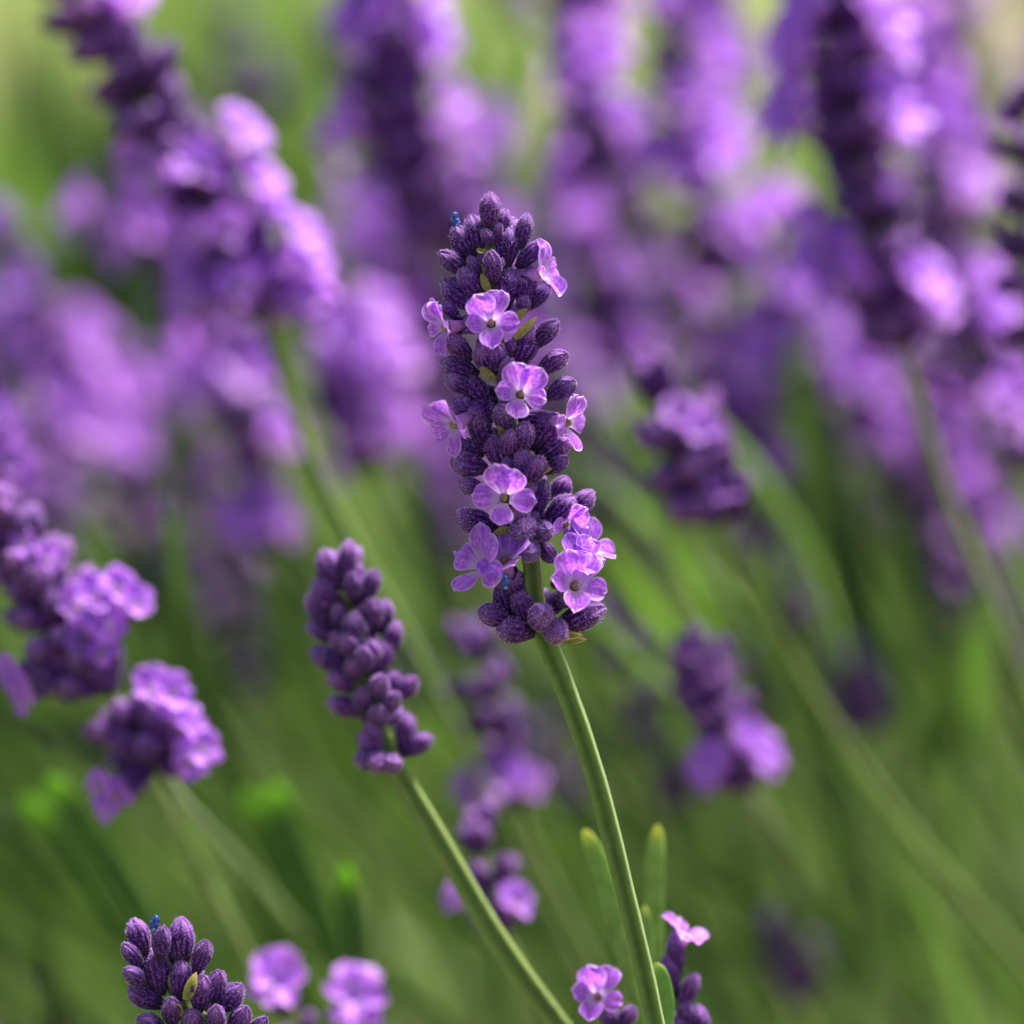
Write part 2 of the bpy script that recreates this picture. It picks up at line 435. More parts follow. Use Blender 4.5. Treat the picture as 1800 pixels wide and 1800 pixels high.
def wither_mb():
    path = catmull([Vector((0, 0, 0)), Vector((0.1 * MM, 0, 0.7 * MM)), Vector((-0.05 * MM, 0, 1.15 * MM)), Vector((-0.25 * MM, 0, 1.5 * MM))], 4)
    return stem_mb(path, lambda v: (0.42 - 0.10 * v + 0.05 * math.sin(v * 22)) * MM if v < .95 else 0.1 * MM, 12, 0.0, groove=0.10)
WITHER = wither_mb().mesh('withered_petal', [M['blue']])

# ------------------------------------------------------------------ setting: ground, grass, foliage of the bed
def ground():
    n = 70; xs = np.sinh(np.linspace(-6.2, 6.2, n)) * 0.35; mb = MB(); pts = []; uvs = []
    for y in xs:
        for x in xs:
            h = 0.012 * math.sin(x * 7 + 1.3 * math.sin(y * 5)) * math.cos(y * 6) if abs(x) < 6 and abs(y) < 6 else 0
            pts.append((x, y + 0.8, h)); uvs.append((x, y))
    mb.grid(pts, uvs, n, n)
    o = bpy.data.objects.new('ground', mb.mesh('ground', [M['ground']])); COL.objects.link(o)
    o['kind'] = 'structure'; o['label'] = 'garden soil with green and tan patches under the lavender'
ground()
def blade_field(name, material, label, cat, items, nseg=5):
    V = []; F = []; UV = []
    for (p, d, ln, wd, bend, roll) in items:
        side = d.cross(Vector((math.cos(roll), math.sin(roll), 0.2))).normalized(); nrm = side.cross(d)
        o = len(V)
        for j in range(nseg):
            v = j / (nseg - 1); c = p + d * (ln * v) + nrm * (bend * ln * v * v)
            wf = (0.5 + 0.5 * min(1, v / 0.4)) * (1 - max(0, (v - 0.6) / 0.4) ** 2 * 0.95)
            V += [tuple(c - side * wd * wf), tuple(c - nrm * wd * wf * 0.55), tuple(c + side * wd * wf)]
        for j in range(nseg - 1):
            for i in range(2):
                a = o + j * 3 + i; F.append((a, a + 1, a + 4, a + 3))
    me = bpy.data.meshes.new(name); me.from_pydata(V, [], F)
    me.polygons.foreach_set('use_smooth', [True] * len(F)); me.materials.append(material)
    o = bpy.data.objects.new(name, me); COL.objects.link(o)
    o['kind'] = 'stuff'; o['label'] = label; o['category'] = cat
    return o
r_ = random.Random(5)
items = []
for _ in range(9000):
    y = r_.uniform(-0.05, 0.95); x = r_.uniform(-0.55, 0.6)
    top = 0.30 - 0.10 * max(0, y - 0.5) / 0.45
    z = r_.uniform(0.0, top)
    d = Vector((r_.gauss(-0.35, 0.3), r_.gauss(-0.05, 0.3), 1)).normalized()
    items.append((Vector((x, y, z)), d, r_.uniform(0.03, 0.06), r_.uniform(0.0013, 0.0026), r_.uniform(-.3, .3), r_.uniform(0, 6.28)))
for _ in range(240):
    off = r_.uniform(0.08, 0.28)
    p = P(r_.uniform(-150, 1900), r_.uniform(1150, 2400), off)
    d = (Vector((-math.tan(math.radians(r_.gauss(26, 15))), r_.gauss(0, 0.2), 1))).normalized()
    items.append((p, d, r_.uniform(0.025, 0.045), r_.uniform(0.0009, 0.0018), r_.uniform(-.15, .15), r_.uniform(0, 6.28)))
for x0, x1, y0, y1, o0, o1, n in ((-80, 330, 180, 620, 0.22, 0.42, 70), (850, 960, 220, 420, 0.2, 0.3, 12), (1360, 1480, 820, 960, 0.1, 0.16, 10), (230, 330, 900, 1010, 0.12, 0.2, 6), (1580, 1720, 330, 480, 0.25, 0.35, 12), (380, 580, 150, 500, 0.25, 0.4, 30)):
    for _ in range(n):
        p = P(r_.uniform(x0, x1), r_.uniform(y0, y1), r_.uniform(o0, o1))
        d = Vector((r_.gauss(-0.3, 0.35), r_.gauss(0, 0.2), 1)).normalized()
        k_ = r_.uniform(0.025, 0.05)
        items.append((p - d * k_ * 0.6, d, k_, r_.uniform(0.0018, 0.0034), r_.uniform(-.4, .4), r_.uniform(0, 6.28)))
blade_field('lavender_foliage', M['foliage'], 'dense narrow green lavender leaves filling the bed', 'foliage', items)
items = []
for _ in range(9000):
    y = 0.95 + 3.2 * r_.random() ** 1.4; x = r_.uniform(-1.2, 1.2) * (0.4 + y * 0.4)
    if math.sin(x * 3.1 + 0.8) * math.cos(y * 2.3) > 0.45: continue
    d = Vector((r_.gauss(0, 0.35), r_.gauss(0, 0.35), 1)).normalized()
    items.append((Vector((x, y, -0.01)), d, r_.uniform(0.05, 0.14), r_.uniform(0.002, 0.004), r_.uniform(-.5, .5), r_.uniform(0, 6.28)))
blade_field('grass', M['grass'], 'loose green grass growing behind the lavender bed', 'grass', items)

# ------------------------------------------------------------------ the sharp spike in the middle
def Z1(x, y): return (700 + x / 4.5, 320 + y / 4.5)          # notes taken on two enlargements of the photo
def Z2(x, y): return (700 + x / 3.83, 680 + y / 3.83)
PXM = 18.0                                                  # photo pixels per millimetre in the focal plane
AX = [(862, 385), (864, 470), (872, 580), (888, 690), (903, 790), (918, 890), (934, 985), (940, 1045), (952, 1110)]
def axis_x(y):
    return float(np.interp(y, [a[1] for a in AX], [a[0] for a in AX]))
def hand_buds(root, rows, Zf, scale, off, axf, pool, L0=4.0, R0=1.1, pxm=PXM, wk=0.97, ext=1.1):
    for row in rows:
        tx, ty, bx, by, wd = row[:5]; back = row[5] if len(row) > 5 else 0.0
        t = Zf(tx, ty); b = Zf(tx + (bx - tx) * ext, ty + (by - ty) * ext); wmm = wd / scale / pxm * wk
        pl = math.hypot(t[0] - b[0], t[1] - b[1]) / pxm
        if pl < 0.62 * L0 and not back:                      # keep buds angled upwards
            b = (b[0], b[1] + (0.62 * L0 - pl) * pxm * 0.8); pl = math.hypot(t[0] - b[0], t[1] - b[1]) / pxm
        dx = (b[0] - axf(b[1])) / pxm
        zb = math.sqrt(max(R0 * R0 - dx * dx, 0.04)) - back
        ln = max(pl, L0 * min(1.0, wmm / 2.0) * 0.95)
        dz = math.sqrt(max(ln * ln - pl * pl, 0)) * (1 if not back else 0.3)
        bud(root, P(b[0], b[1], off - zb * MM), P(t[0], t[1], off - (zb + dz) * MM), wmm * MM, pool)
main = thing('lavender_stalk', Vector((0, 0, 0)), 'tall sharp lavender spike with open lilac blossoms all along it and a bent stem', 'lavender')
path_px = [(862, 375), (864, 470), (872, 580), (888, 690), (903, 790), (918, 890), (934, 985), (940, 1045), (954, 1110), (984, 1185), (1018, 1275), (1048, 1370), (1076, 1475), (1103, 1585), (1128, 1690), (1150, 1790), (1173, 1900), (1198, 2010), (1226, 2120)]
path_px[0] = (862, 425)
pts = [P(x, y, 0.0) for x, y in path_px]
ground_pts = to_ground(pts[-1], pts[-1] - pts[-2], 0.25)
main.location = ground_pts[-1]
stem_part(main, catmull(pts + ground_pts, 5), lambda v: (0.70 + 0.28 * min(1, v * 3.0) - 0.25 * max(0, v - 0.36) + 0.02 * math.sin(v * 60) + 0.012 * math.sin(v * 151)) * MM, 40, twist=0.80, groove=0.24)
rows1 = [(730, 82, 715, 360, 170), (850, 212, 785, 430, 150, 1.2), (1022, 250, 965, 510, 150), (575, 262, 635, 580, 195), (450, 338, 570, 610, 175),
         (880, 350, 850, 650, 215), (1135, 475, 955, 660, 155), (325, 555, 530, 710, 165), (735, 545, 755, 770, 160), (495, 688, 645, 880, 180),
         (870, 680, 845, 960, 225), (1060, 668, 975, 970, 175), (350, 775, 600, 985, 205), (1200, 820, 1040, 985, 135), (955, 968, 890, 1085, 110),
         (360, 950, 470, 1060, 110), (1255, 1095, 1080, 1290, 170), (1070, 1140, 945, 1440, 230), (395, 1225, 560, 1380, 165), (335, 1420, 610, 1520, 195),
         (1335, 1355, 1130, 1480, 185), (775, 1265, 750, 1495, 200), (890, 1400, 850, 1570, 145), (1395, 1575, 1195, 1690, 180),
         (530, 1525, 690, 1770, 205), (375, 1548, 540, 1650, 145), (640, 1300, 700, 1470, 170), (560, 590, 660, 720, 120), (1010, 900, 960, 1020, 120)]
rows2 = [(380, 80, 540, 240, 160), (620, 98, 610, 235, 95), (510, 192, 605, 400, 165), (870, 242, 815, 430, 155), (1080, 185, 920, 410, 175),
         (625, 315, 700, 530, 175), (815, 425, 875, 605, 145), (1155, 335, 950, 475, 165), (355, 495, 570, 545, 180), (390, 355, 560, 450, 120),
         (1140, 475, 1000, 570, 115), (410, 645, 580, 700, 125), (985, 625, 925, 860, 145), (1312, 700, 1160, 870, 145, 2.0), (1185, 735, 1010, 900, 165),
         (1140, 605, 1050, 760, 140, 3.5), (390, 850, 660, 960, 170), (500, 1062, 750, 1005, 155), (845, 985, 840, 885, 200), (1005, 965, 940, 920, 150),
         (880, 1120, 882, 1030, 155), (810, 1365, 875, 1590, 165), (675, 1315, 750, 1570, 155, 0.6), (540, 1515, 740, 1570, 155), (665, 1625, 890, 1655, 185),
         (990, 1530, 935, 1500, 200), (1110, 1680, 1000, 1590, 180), (1385, 1480, 1080, 1620, 190), (1060, 1180, 950, 1050, 130, 2.5),
         (700, 130, 720, 260, 150), (760, 300, 740, 430, 130), (960, 480, 900, 600, 150), (700, 640, 740, 780, 150), (820, 800, 830, 920, 150)]
hand_buds(main, rows1, Z1, 4.5, 0, axis_x, BUD_HI)
hand_buds(main, rows2, Z2, 3.83, 0, axis_x, BUD_HI)
# buds on the far side of the same spike
rb = random.Random(3)
for y in (430, 500, 570, 645, 720, 800, 880, 950, 1085):
    for k in range(4):
        az = math.pi * (0.12 + 0.25 * k + rb.uniform(-.05, .05))
        b = P(axis_x(y), y, 0.0006)
        d = (RIGHT * math.cos(az) * 0.75 + FWD * math.sin(az) * 0.9 + UP * rb.uniform(0.55, 0.9)).normalized()
        bud(main, b, b + d * 3.7 * MM, 2.0 * MM, BUD_HI)
def CV(x, y, z): return (RIGHT * x + UP * y - FWD * z).normalized()     # z = towards the viewer's side
def fl(root, px, off_mm, face, up, s, var, skip=()):
    return blossom(root, P(px[0], px[1], -off_mm * MM), CV(*face), CV(*up), s, var, skip=skip)
fl(main, Z1(735, 1120), 4.6, (-0.05, 0.12, 1), (-0.10, 1, 0), 1.05, 0)
fl(main, Z1(965, 1680), 4.8, (0.10, 0.16, 1), (0.22, 1, 0), 1.02, 1)
fl(main, Z2(715, 750), 5.0, (-0.12, 0.05, 1), (0.04, 1, 0), 1.10, 2)
fl(main, Z1(385, 1150), 2.2, (-0.80, -0.12, 0.55), (0.05, 1, 0.2), 1.06, 3)
fl(main, Z2(385, 250), 2.6, (-0.72, -0.42, 0.55), (-0.30, 1, 0.1), 1.12, 1)
fl(main, Z1(1130, 720), 1.2, (0.80, 0.18, 0.40), (-0.2, 1, 0.3), 1.05, 0)
fl(main, Z2(1130, 245), 1.6, (0.85, -0.12, 0.45), (0.0, 1, 0.2), 1.05, 2)
fl(main, Z2(1120, 925), 1.0, (0.70, -0.25, 0.50), (0.3, 1, 0.1), 0.85, 3)
fl(main, Z2(570, 1215), 2.2, (-0.66, 0.30, 0.62), (0.2, 1, 0.2), 1.32, 2)
fl(main, Z2(715, 1175), 2.8, (-0.25, 0.62, 0.62), (0.7, 0.6, 0), 1.12, 3)
fl(main, Z2(1190, 1345), 4.2, (0.22, 0.30, 1), (0.12, 1, -0.2), 1.18, 0)
fl(main, Z2(1215, 1190), 2.6, (0.35, 0.65, 0.65), (0.1, 1, 0), 0.95, 1)
fl(main, Z2(1270, 1100), -0.5, (0.50, 0.55, 0.50), (-0.4, 0.6, 0.6), 1.15, 3)
for y in range(430, 965, 50):                              # small young buds that close the gaps round the axis
    for k in range(2):
        az = rb.uniform(0.1, 0.9) * math.pi; b = P(axis_x(y), y, -0.0003)
        d = (RIGHT * math.cos(az) * 0.9 - FWD * math.sin(az) * 0.8 + UP * rb.uniform(.5, 1.0)).normalized()
        bud(main, b, b + d * rb.uniform(2.0, 2.7) * MM, rb.uniform(1.1, 1.5) * MM, BUD_HI)
for tx, ty, bx, by, zf, z in [(630, 720, 720, 860, Z1, 1.6), (1110, 1065, 920, 1240, Z1, 2.6), (620, 1470, 770, 1560, Z1, 2.2), (640, 640, 650, 760, Z1, 1.4),
                              (650, 260, 755, 390, Z2, 2.0), (1030, 545, 930, 560, Z2, 2.2), (1280, 1720, 1060, 1700, Z2, 1.0), (1250, 1680, 1060, 1670, Z2, 1.6),
                              (640, 1040 - 60, 760, 955, Z2, 2.4), (890, 640, 880, 740, Z2, 1.4), (1000, 1030, 930, 1010, Z2, 2.0), (640, 590, 660, 520, Z1, 1.8), (1010, 1000, 930, 1080, Z1, 1.9)]:
    t, b = zf(tx, ty), zf(bx, by)
    bract(main, P(b[0], b[1], -z * MM), P(t[0], t[1], -(z + 0.8) * MM), CV(0, 0.5, 1), 0.62)
for px, z, d, s in [(Z1(475, 350), 2.4, (-0.40, 1, 0.2), 0.95), (Z2(730, 1360), 4.6, (-0.15, 1, 0.35), 1.05)]:
    part('withered_petal', WITHER, main, P(px[0], px[1], -z * MM) - main.location, frame(CV(*d), CV(0, 0, 1)), (s, s, s))

# ------------------------------------------------------------------ hand-laid neighbours
def path_from(px, off):
    return [P(x, y, off if not isinstance(off, (list, tuple)) else off[k]) for k, (x, y) in enumerate(px)]
def stalk(label, axis_px, off, stem_px, flowers=(), width=1.0, pool=None, whorls=None, per=7, buds=True, full=False, fsize=1.0, seed=0, group=None, tilt=(0.35, 1.05), nofl=False, blen=4.0, stem_r=0.68, sdz=0.0, extra=None):
    """axis_px: tip ... base of the spike in photo pixels at 'off' metres behind the focal plane"""
    r = random.Random(seed * 31 + 7)
    o = off
    ax = [P(x, y, o) for x, y in axis_px]
    st = [P(x, y, o + sdz * (k + 1)) for k, (x, y) in enumerate(stem_px)]
    allp = ax + st
    g = to_ground(allp[-1], allp[-1] - allp[-2], 0.22)
    root = thing('lavender_stalk', g[-1], label, 'lavender', group)
    stem_part(root, catmull(allp + g, 3), lambda v: (0.55 + (stem_r - 0.55) * min(1, v * 3)) * MM, 10, groove=0.12)
    fine = catmull(ax, 12)
    cum = [0]
    for a, b in zip(fine, fine[1:]): cum.append(cum[-1] + (b - a).length)
    tot = cum[-1]
    def at(s_):
        k = int(np.searchsorted(cum, s_ * tot)); k = min(max(k, 1), len(fine) - 1)
        f = (s_ * tot - cum[k - 1]) / max(1e-9, cum[k] - cum[k - 1])
        return fine[k - 1].lerp(fine[k], f), (fine[k - 1] - fine[k]).normalized()
    ws = whorls or [i / (max(2, round(tot / (4.6 * MM)))) for i in range(max(2, round(tot / (4.6 * MM))) + 1)]
    pool = pool or BUD_LOW
    for wi, s_ in enumerate(ws):
        p, ta = at(s_)
        x = ta.orthogonal().normalized(); y = ta.cross(x)
        first = wi == 0
        n = 4 if first else per + r.choice((-1, 0, 1))
        a0 = r.uniform(0, 6.28)
        for k in range(n):
            a = a0 + 2 * math.pi * k / n + r.uniform(-.2, .2)
            rad = x * math.cos(a) + y * math.sin(a)
            tl = r.uniform(0.1, 0.35) if first else tilt[0] + (tilt[1] - tilt[0]) * r.random() ** 0.8
            d = (ta * math.cos(tl) + rad * math.sin(tl)).normalized()
            b = p + rad * 0.7 * MM * width + ta * r.uniform(-0.8, 0.8) * MM
            ln = blen * MM * width * r.uniform(.85, 1.15)
            bud(root, b, b + d * ln, 2.15 * MM * width * r.uniform(.88, 1.1), pool)
        if extra and extra[0] <= s_ <= extra[1]:
            for _ in range(extra[2]):
                a = r.uniform(0, 6.28); rad = x * math.cos(a) + y * math.sin(a)
                d = (rad + ta * r.uniform(-.1, .7)).normalized()
                blossom_low(root, p + d * 5.2 * MM * width * 0.9 + ta * r.uniform(-1.5, 1.5) * MM, d, ta, fsize * r.uniform(.8, 1.1))
        if not nofl and not flowers and r.random() < 0.6 and not first:
            for _ in range(r.choice((1, 2, 2, 3))):
                a = r.uniform(0, 6.28); rad = x * math.cos(a) + y * math.sin(a)
                d = (rad + ta * r.uniform(0, .6)).normalized()
                blossom_low(root, p + d * 5.0 * MM * width, d, ta, width * fsize)
    for f in flowers:
        px, py = f[:2]; s2 = f[2] if len(f) > 2 else 1.0
        # nearest axis point decides which way the blossom looks
        q = P(px, py, o - 0.003)
        j = min(range(len(fine)), key=lambda i: (fine[i] - q).length)
        d = (q - fine[j]) + UP * 0.003 - FWD * (0.006 if full else 0.0015)
        d.normalize()
        if (q - fine[j]).length > 0.0045:                     # the calyx the blossom grows from
            e = q - d * 0.0018; bud(root, fine[j], e, 2.0 * MM, pool)
        if full: blossom(root, q, d, UP + RIGHT * r.uniform(-.4, .4), s2 * fsize, r.randrange(4))
        else: blossom_low(root, q, d, UP + RIGHT * r.uniform(-.4, .4), s2 * fsize)
    return root

# closed-bud spike just behind, soft
def ZC(x, y): return (480 + x / 3.6, 900 + y / 3.6)
sec = thing('lavender_stalk', Vector((0, 0, 0)), 'slim lavender spike of closed purple buds, slightly soft, no open blossom', 'lavender')
O2 = 0.015
apx = [(600, 1000), (612, 1060), (628, 1130), (645, 1200), (662, 1265), (682, 1320)]
spx = [(712, 1375), (756, 1450), (805, 1535), (858, 1625), (915, 1710), (985, 1805), (1060, 1905), (1135, 2005), (1210, 2105)]
pts = path_from(apx + spx, O2)
g = to_ground(pts[-1], pts[-1] - pts[-2], 0.22); sec.location = g[-1]
stem_part(sec, catmull(pts + g, 4), lambda v: (0.6 + 0.55 * min(1, v * 3)) * MM, 16, twist=0.5)
ax2 = lambda y: float(np.interp(y, [a[1] for a in apx], [a[0] for a in apx]))
rowsC = [(310, 240, 390, 470, 150), (480, 175, 470, 390, 125), (540, 320, 520, 450, 100, 1.0), (500, 375, 520, 540, 120), (650, 365, 590, 530, 120),
         (255, 435, 400, 590, 150), (225, 520, 330, 690, 130), (405, 590, 420, 690, 105), (620, 545, 640, 700, 130), (710, 550, 690, 720, 120, 0.8),
         (210, 715, 390, 790, 130), (510, 640, 500, 790, 135), (380, 770, 440, 840, 110), (790, 690, 740, 870, 110), (600, 805, 620, 960, 150), (740, 810, 660, 990, 130),
         (235, 875, 480, 980, 145), (505, 930, 510, 1030, 115), (350, 1035, 480, 1110, 120), (700, 1040, 650, 1120, 125), (800, 1020, 690, 1120, 120, 0.6), (910, 1050, 800, 1160, 115),
         (575, 1120, 560, 1230, 125), (335, 1200, 540, 1250, 125), (790, 1150, 720, 1240, 120), (665, 1230, 660, 1300, 120), (610, 1340, 640, 1440, 120),
         (850, 1270, 830, 1480, 125), (1010, 1420, 850, 1510, 120), (550, 1400, 660, 1520, 130), (520, 1560, 680, 1570, 140), (640, 1590, 690, 1540, 130), (760, 1590, 750, 1540, 120),
         (450, 780, 520, 900, 130), (560, 860, 580, 960, 120)]
hand_buds(sec, rowsC, ZC, 3.6, O2, ax2, BUD_HI, L0=3.9, R0=1.0, wk=1.1, ext=1.3)
for y in (1010, 1050, 1095, 1140, 1190, 1240, 1285):
    for k in range(3):
        az = math.pi * (0.2 + 0.3 * k); b = P(ax2(y), y, O2 + 0.0005)
        bud(sec, b, b + (RIGHT * math.cos(az) * .7 + FWD * math.sin(az) + UP * rb.uniform(.6, 1)).normalized() * 3.6 * MM, 2.0 * MM, BUD_HI)
for t, b in (((598, 1040), (606, 1062)), ((660, 1360), (690, 1345)), ((615, 1200), (630, 1215))):
    bract(sec, P(b[0], b[1], O2 - 0.001), P(t[0], t[1], O2 - 0.002), CV(0, .5, 1), 0.9)

# sharp bud head rising from the lower edge
def ZD(x, y): return (150 + x / 4.5, 1550 + y / 4.5)
low = thing('lavender_stalk', Vector((0, 0, 0)), 'sharp crown of fuzzy closed lavender buds with one blue withered tip', 'lavender')
apx3 = [(270, 1665), (298, 1720), (335, 1775), (385, 1830), (440, 1885), (500, 1940)]
pts = path_from(apx3 + [(570, 2000), (660, 2090)], 0.001)
g = to_ground(pts[-1], pts[-1] - pts[-2], 0.2); low.location = g[-1]
stem_part(low, catmull(pts + g, 4), lambda v: (0.65 + 0.5 * min(1, v * 3)) * MM, 20)
ax3 = lambda y: float(np.interp(y, [a[1] for a in apx3], [a[0] for a in apx3]))
rowsD = [(370, 295, 470, 560, 195), (610, 350, 590, 600, 170), (765, 280, 770, 640, 210), (960, 468, 880, 700, 165), (300, 490, 440, 660, 150),
         (540, 525, 590, 870, 215), (765, 620, 740, 910, 180), (310, 690, 470, 810, 160), (345, 830, 590, 970, 210), (935, 745, 900, 1000, 190), (1060, 700, 1020, 930, 160),
         (1240, 815, 1060, 1010, 190), (680, 925, 690, 1120, 165), (1040, 985, 1030, 1190, 165), (1280, 995, 1150, 1180, 175), (840, 1010, 850, 1240, 185),
         (420, 1075, 620, 1200, 190), (1430, 1075, 1290, 1250, 150), (600, 1180, 700, 1300, 180), (1250, 1220, 1180, 1380, 170), (1480, 1230, 1340, 1400, 160), (980, 1250, 990, 1420, 170), (1140, 1330, 1100, 1500, 170)]
hand_buds(low, rowsD, ZD, 4.5, 0.001, ax3, BUD_HI)
for y in (1700, 1745, 1790, 1840, 1890):
    for k in range(3):
        az = math.pi * (0.2 + 0.3 * k); b = P(ax3(y), y, 0.0015)
        bud(low, b, b + (RIGHT * math.cos(az) * .7 + FWD * math.sin(az) + UP * rb.uniform(.6, 1)).normalized() * 3.6 * MM, 2.0 * MM, BUD_HI)
for tx, ty, bx, by, z in ((890, 705, 790, 940, 2.4), (760, 960, 720, 1050, 2.2)):
    t, b = ZD(tx, ty), ZD(bx, by)
    bract(low, P(b[0], b[1], 0.001 - z * MM), P(t[0], t[1], 0.001 - (z + 0.8) * MM), CV(0, 0.5, 1), 0.8)
q = ZD(550, 390)
part('withered_petal', WITHER, low, P(q[0], q[1], -0.0012) - low.location, frame(CV(0.05, 1, 0.1), CV(0, 0, 1)), (1.0, 1.0, 1.0))

# two small flowering tips beside the foot of the sharp stem
tipA = stalk('small lilac blossom above dark buds, beside two upright leaves', [(1185, 1745), (1205, 1800), (1225, 1860)], 0.011, [(1250, 1930)], pool=BUD_MID, whorls=[0.9], per=5, nofl=True, seed=41)
fl2 = lambda root, px, off, face, up, s, var, skip=(): blossom(root, P(px[0], px[1], off), CV(*face), CV(*up), s, var, skip=skip)
fl2(tipA, (1200, 1650), 0.010, (0.45, 0.85, 0.25), (-0.6, 0.5, 0.6), 0.95, 1)
for t, b, wd in (((1185, 1640), (1190, 1720), 1.9), ((1225, 1712), (1195, 1775), 1.9), ((1170, 1680), (1190, 1755), 1.8), ((1210, 1760), (1200, 1810), 2.0)):
    bud(tipA, P(b[0], b[1], 0.011), P(t[0], t[1], 0.0095), wd * MM, BUD_MID)
tipB = stalk('frilly lilac blossom low against the foot of the sharp stem', [(1085, 1800), (1105, 1850), (1120, 1900)], 0.012, [(1140, 1960)], pool=BUD_MID, whorls=[0.9], per=5, nofl=True, seed=42)
fl2(tipB, (1050, 1752), 0.008, (-0.2, 0.25, 1), (0.2, 1, 0), 1.05, 0)
for t, b, wd in (((1115, 1770), (1085, 1810), 2.0), ((1060, 1770), (1085, 1815), 2.0)):
    bud(tipB, P(b[0], b[1], 0.012), P(t[0], t[1], 0.0105), wd * MM, BUD_MID)
# leafy shoots
M['leaf_bright'] = simple('leaf_bright_tip', [(0.3, (0.06, 0.14, 0.02)), (0.7, (0.10, 0.22, 0.03))], 300, 0.4, 0.55, vgrad=(0.70, 0.92, (0.34, 0.68, 0.03)))
def shoot(label, leaves, off, group=None, m='leaf'):
    last = leaves[0][0][-1]
    e = P(*last, off)
    g = to_ground(e, Vector((0.35, 0.05, -1)), 0.1)
    root = thing('lavender_shoot', g[-1], label, 'shoot', group)
    stem_part(root, catmull([P(last[0] + 4, last[1] + 10, off), P(last[0] + 14, last[1] + 60, off)] + g, 3), 0.9 * MM, 8)
    for px, wd, o2 in leaves:
        pts = [P(x, y, off + o2) for x, y in reversed(px)]
        part('leaf', leaf_mb([p - g[-1] for p in catmull(pts, 5)], wd * MM, RIGHT).mesh('leaf', [M[m]]), root)
    return root
shoot('young shoot with two upright yellow-tipped leaves beside the sharp bent stem',
      [([(1026, 1458), (1052, 1515), (1078, 1600), (1100, 1700), (1135, 1830)], 1.9, 0.0), ([(1156, 1450), (1150, 1540), (1150, 1650), (1155, 1830)], 2.0, 0.003),
       ([(1133, 1592), (1136, 1640), (1140, 1700), (1142, 1830)], 1.2, -0.001), ([(1152, 1692), (1168, 1745), (1176, 1830)], 1.7, -0.010)], 0.015)
shoot('blurred green leaf tips glowing behind the stem of closed buds', [([(605, 1520), (612, 1590), (640, 1720), (680, 1830)], 2.4, 0.0), ([(590, 1560), (625, 1640), (660, 1830)], 2.0, 0.01)], 0.05, m='leaf_bright')
shoot('blurred bright green leaf tip under the left blossoming spike', [([(478, 1375), (500, 1450), (560, 1600), (640, 1800)], 3.0, 0.0), ([(430, 1385), (470, 1470), (560, 1640), (640, 1800)], 2.4, 0.01)], 0.07, m='leaf_bright')
shoot('blurred pale green leaf tips between soft stems by the left edge', [([(85, 1365), (130, 1430), (220, 1560), (330, 1750)], 3.2, 0.0), ([(40, 1400), (110, 1480), (220, 1640), (330, 1750)], 2.4, 0.01)], 0.06, m='leaf_bright')

# left spike in full bloom, nearly in focus
stalk('stout two-tiered lavender spike in full bloom, softly blurred, above bright leaf tips',
      [(-30, 900), (40, 985), (100, 1080), (165, 1180), (225, 1265), (275, 1345)], 0.032, [(330, 1420), (430, 1530), (560, 1680), (690, 1840)],
      flowers=[(135, 1070, 1), (165, 1050, 1), (150, 1120, 1), (205, 1040, 1), (185, 1105, 1), (235, 1065, .9), (175, 1150, .9), (20, 1180, .85), (45, 1225, .85), (35, 1200, .8), (265, 1215, 1), (300, 1225, 1), (330, 1275, .9), (350, 1320, 1), (330, 1345, 1), (180, 1385, .85), (205, 1400, .85), (190, 1425, .6), (310, 1260, .8), (40, 960, .7), (85, 985, .7)],
      pool=BUD_MID, whorls=[0.0, 0.09, 0.18, 0.27, 0.36, 0.45, 0.54, 0.62, 0.7, 0.88, 0.98], per=8, full=True, width=1.2, seed=4, fsize=0.88, sdz=0.018, blen=4.2)
stalk('tall dark lavender spike with bright blossoms round its lowest whorls and a pale stem',
      [(60, -140), (130, -20), (215, 110), (285, 230), (350, 330), (415, 440), (462, 545)], 0.066, [(495, 660), (545, 800), (610, 930), (720, 1130), (860, 1400)],
      flowers=[(225, 5, 1.2), (180, -10, 1.0), (425, 245, 1.3), (455, 330, 1.2), (520, 420, 1.2), (535, 470, 1.2), (430, 500, 1.3), (335, 530, 1.2), (380, 535, 1.1), (275, 325, 1.2), (500, 545, 1.0), (470, 370, .9), (530, 530, 1)],
      pool=BUD_LOW, width=1.36, per=9, seed=5, fsize=1.1, extra=(0.6, 1.0, 3))
stalk('blurred lavender spike with pale blossoms crowning a dark middle, above the sharp tip',
      [(655, -90), (680, 60), (700, 200), (735, 320), (775, 430)], 0.10, [(830, 620), (900, 800), (1000, 1050)],
      flowers=[(640, 50, 1.5), (740, 70, 1.4), (610, 240, 1.2), (790, 180, 1.0), (650, 20, 1.2)], width=1.4, per=9, seed=6, fsize=1.15, extra=(0.2, 1.0, 1))
stalk('blurred tall lavender spike with near-black calyxes and paired bright blossoms in two tiers',
      [(1462, -160), (1470, -20), (1478, 110), (1495, 220), (1515, 320), (1540, 430), (1562, 530), (1580, 610)], 0.075, [(1640, 800), (1700, 960), (1800, 1200)],
      flowers=[(1400, 75, 1.4), (1420, 20, 1.3), (1395, 110, 1.1), (1545, 50, 1.4), (1565, 90, 1.2), (1565, 205, 1.5), (1550, 180, 1.2), (1575, 240, 1.1), (1390, 190, 1.3), (1395, 225, 1.2),
               (1435, 415, 1.3), (1470, 470, 1.4), (1490, 500, 1.2), (1625, 515, 1.4), (1610, 490, 1.1), (1455, 450, 1.2), (1640, 550, 1.1)], width=1.28, per=9, seed=7, fsize=1.1)
